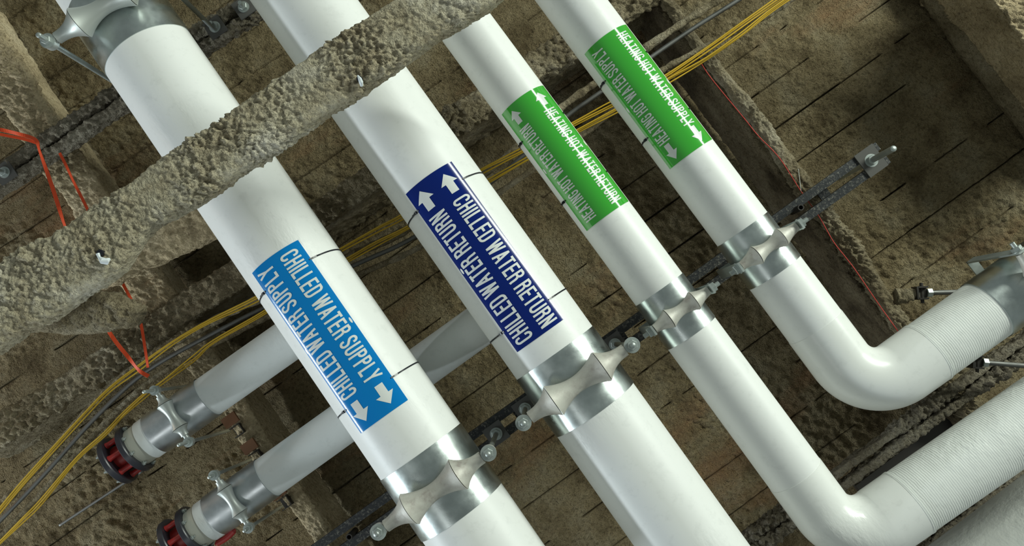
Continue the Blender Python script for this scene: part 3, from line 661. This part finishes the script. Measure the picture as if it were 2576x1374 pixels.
Vn = np.array(mbc.V); Vn += (fbm(Vn, 60, 2, .5, 18)*.005)[:, None]*np.array((.5, .5, -1)); o = obj('coated_pipe', Vn, mbc.F, M['fp']); tag(o, 'overspray crusted line above the bare conduit along the cables', 'conduit')
cable([(150, 1322), (183, 1300), (314, 1214), (360, 1184)], 3.275, .006, 'grey_conduit', 'conduit', 'thin grey conduit on the deck below the upper flanged end', 'conduit')
# orange straps
def ribbon(pts, w, m, name, label, cat, group=None, twist=0.):
    q = smooth_path([P(*p) for p in pts], 8); V = []; Fc = []
    for i, p in enumerate(q):
        t = nrm(q[min(i+1, len(q)-1)]-q[max(i-1, 0)]); s_ = nrm(np.cross(t, Z)); u = np.cross(s_, t); a = twist*math.sin(i*.35); sd = s_*math.cos(a)+u*math.sin(a); un = np.cross(t, sd)
        for (c_, d) in ((-1, -1), (1, -1), (1, 1), (-1, 1)): V.append(p+sd*c_*w/2+un*d*.0007)
    n = len(q)
    for i in range(n-1):
        for j in range(4): j2 = (j+1) % 4; Fc.append((4*i+j, 4*i+j2, 4*i+4+j2, 4*i+4+j))
    Fc += [(3, 2, 1, 0), (4*n-4, 4*n-3, 4*n-2, 4*n-1)]
    return tag(obj(name, V, Fc, M[m], None, False), label, cat, group)
ribbon([(-40, 318, 2.7), (0, 326, 2.7), (50, 338, 2.7), (89, 352, 2.7), (101, 384, 2.7), (134, 478, 2.7), (161, 562, 2.7), (195, 650, 2.7), (228, 745, 2.7), (277, 839, 2.7), (322, 898, 2.7), (350, 932, 2.7), (374, 947, 2.7)], .013, 'orange', 'orange_strap', 'bright orange strap coming in from the left edge and hanging to the cables', 'strap', None, .5)
ribbon([(-40, 330, 2.72), (0, 338, 2.72), (60, 350, 2.72), (98, 362, 2.72)], .010, 'orange', 'orange_strap', 'short orange strap lying just under the longer one at the left edge', 'strap')
ribbon([(150, 385, 2.8), (166, 416, 2.8), (188, 463, 2.8), (213, 512, 2.8), (260, 610, 2.8), (302, 700, 2.8), (341, 775, 2.8), (354, 812, 2.8), (369, 903, 2.8), (372, 925, 2.8)], .010, 'orange', 'orange_strap', 'thin orange strap to the right of the long orange strap', 'strap', None, .3)
cable([(1760, 152), (1790, 198), (1876, 300), (1908, 340), (1960, 398), (2016, 481), (2059, 542), (2097, 606), (2128, 649), (2152, 679), (2189, 734), (2216, 775), (2258, 835), (2300, 890)], 2.915, .0017, 'redstring', 'red_string', 'thin red string running along the beam right of the pipes', 'string', None, 0, 0, 1.5, 3)
cable([(2008, 425), (2012, 455), (2015, 482)], 2.905, .0012, 'whitestring', 'white_thread', 'short white thread beside the red string above the strut', 'string')

# ---------------------------------------------------------------- braces at the right, beam clamps, clips
def brace(p0, p1, h0, h1, clamp, label):
    A, B = P(*p0, h0), P(*p1, h1); t = thing('brace_rod', A, label, 'brace rod'); ax = nrm(B-A); c = np.cross(Z, ax)
    mb = MB(); mb.tube([A, B], .0085, 12); mb.build('rod', M['grey_conduit'], t)
    mb = MB(); hexnut(mb, A+ax*.010, ax, .016, .018); mb.build('nut', M['zinc'], t, True, 30)
    mb = MB(); mb.box(A-ax*.020, ax*.020, c*.018, Z*.003); mb.box(A-ax*.038, ax*.003, c*.022, Z*.022); mb.box(A-ax*.015+c*.020, ax*.016, c*.003, Z*.016); mb.box(A-ax*.015-c*.020, ax*.016, c*.003, Z*.016); mb.tube([A-ax*.015-c*.035, A-ax*.015+c*.035], .006, 10); mb.build('clamp', M['dark_steel'], t, False)
    K = P(*clamp, h0); V, Fc = coated_mesh(np.array([K-c*.026-ax*.0, A-ax*.03-c*.016]), np.array([K+c*.026, A-ax*.03+c*.016]), CAMZ+h0-.01, .04, res=.004, amp=.008, freq=45, seed=int(p0[0])); obj('coated_stub', V, Fc, M['fp'], t)
brace((2330, 737), (2480, 733), 2.80, 2.80, (2255, 748), 'grey brace rod clamped to the beam above the upper elbow run')
brace((2470, 912), (2640, 925), 2.82, 2.82, (2400, 900), 'grey brace rod between the two elbow runs at the right edge')
# beam clamps carrying the branch hangers
for i, (px, py, lb) in enumerate(((592, 1085, 'dark channel clamp on the pale beam holding the upper branch hanger rod'), (640, 1152, 'dark channel clamp on the pale beam above the lower branch hanger'), (712, 1268, 'dark channel clamp on the pale beam by the lower branch shield'))):
    C = P(px, py, 2.93); t = thing('beam_clamp', C, lb, 'beam clamp')
    mb = MB(); mb.box(C+X*.020+Z*.03, X*.0015, Y*.020, Z*.02); mb.box(C+Z*.048, X*.020, Y*.020, Z*.0015)
    mb.box(C-Y*.019+Z*.03, X*.020, Y*.0015, Z*.02); mb.box(C+Y*.019+Z*.03, X*.020, Y*.0015, Z*.02); mb.build('channel', M['dark_steel'], t, False)
    mb = MB(); mb.box(C-Y*.045+X*.005+Z*.006, X*.028, Y*.020, Z*.006); mb.build('bare_plate', M['rust'], t, False)
for i, (px, py, lb, h) in enumerate(((258, 652, 'white plastic clip poking out of the grey beam at the left', 2.09), (905, 200, 'white pointed clip poking out of the grey beam above the second pipe', 2.09))):
    C = P(px, py, h); t = thing('beam_clip', C, lb, 'clip')
    k = .8 if i else 1.
    if i == 0: pts = [P(246, 638, h), P(250, 648, h), P(258, 656, h-.004), P(268, 658, h), P(275, 652, h+.01)]; R = [.005, .004, .009, .009, .004]
    else: pts = [P(900, 190, h), P(905, 198, h-.004), P(908, 206, h), P(910, 216, h+.01)]; R = [.002, .005, .006, .004]
    mb = MB(); mb.tube(pts, R, 12); mb.build('tab', M['clipwhite'], t)
    D = P(px-8, py-16, h) if i == 0 else P(px-2, py-4, h); mb = MB(); mb.lathe(D+Z*.012, Z, [(-.011, .009*k), (.01, .012*k)], 16); mb.build('socket', M['black'], t)
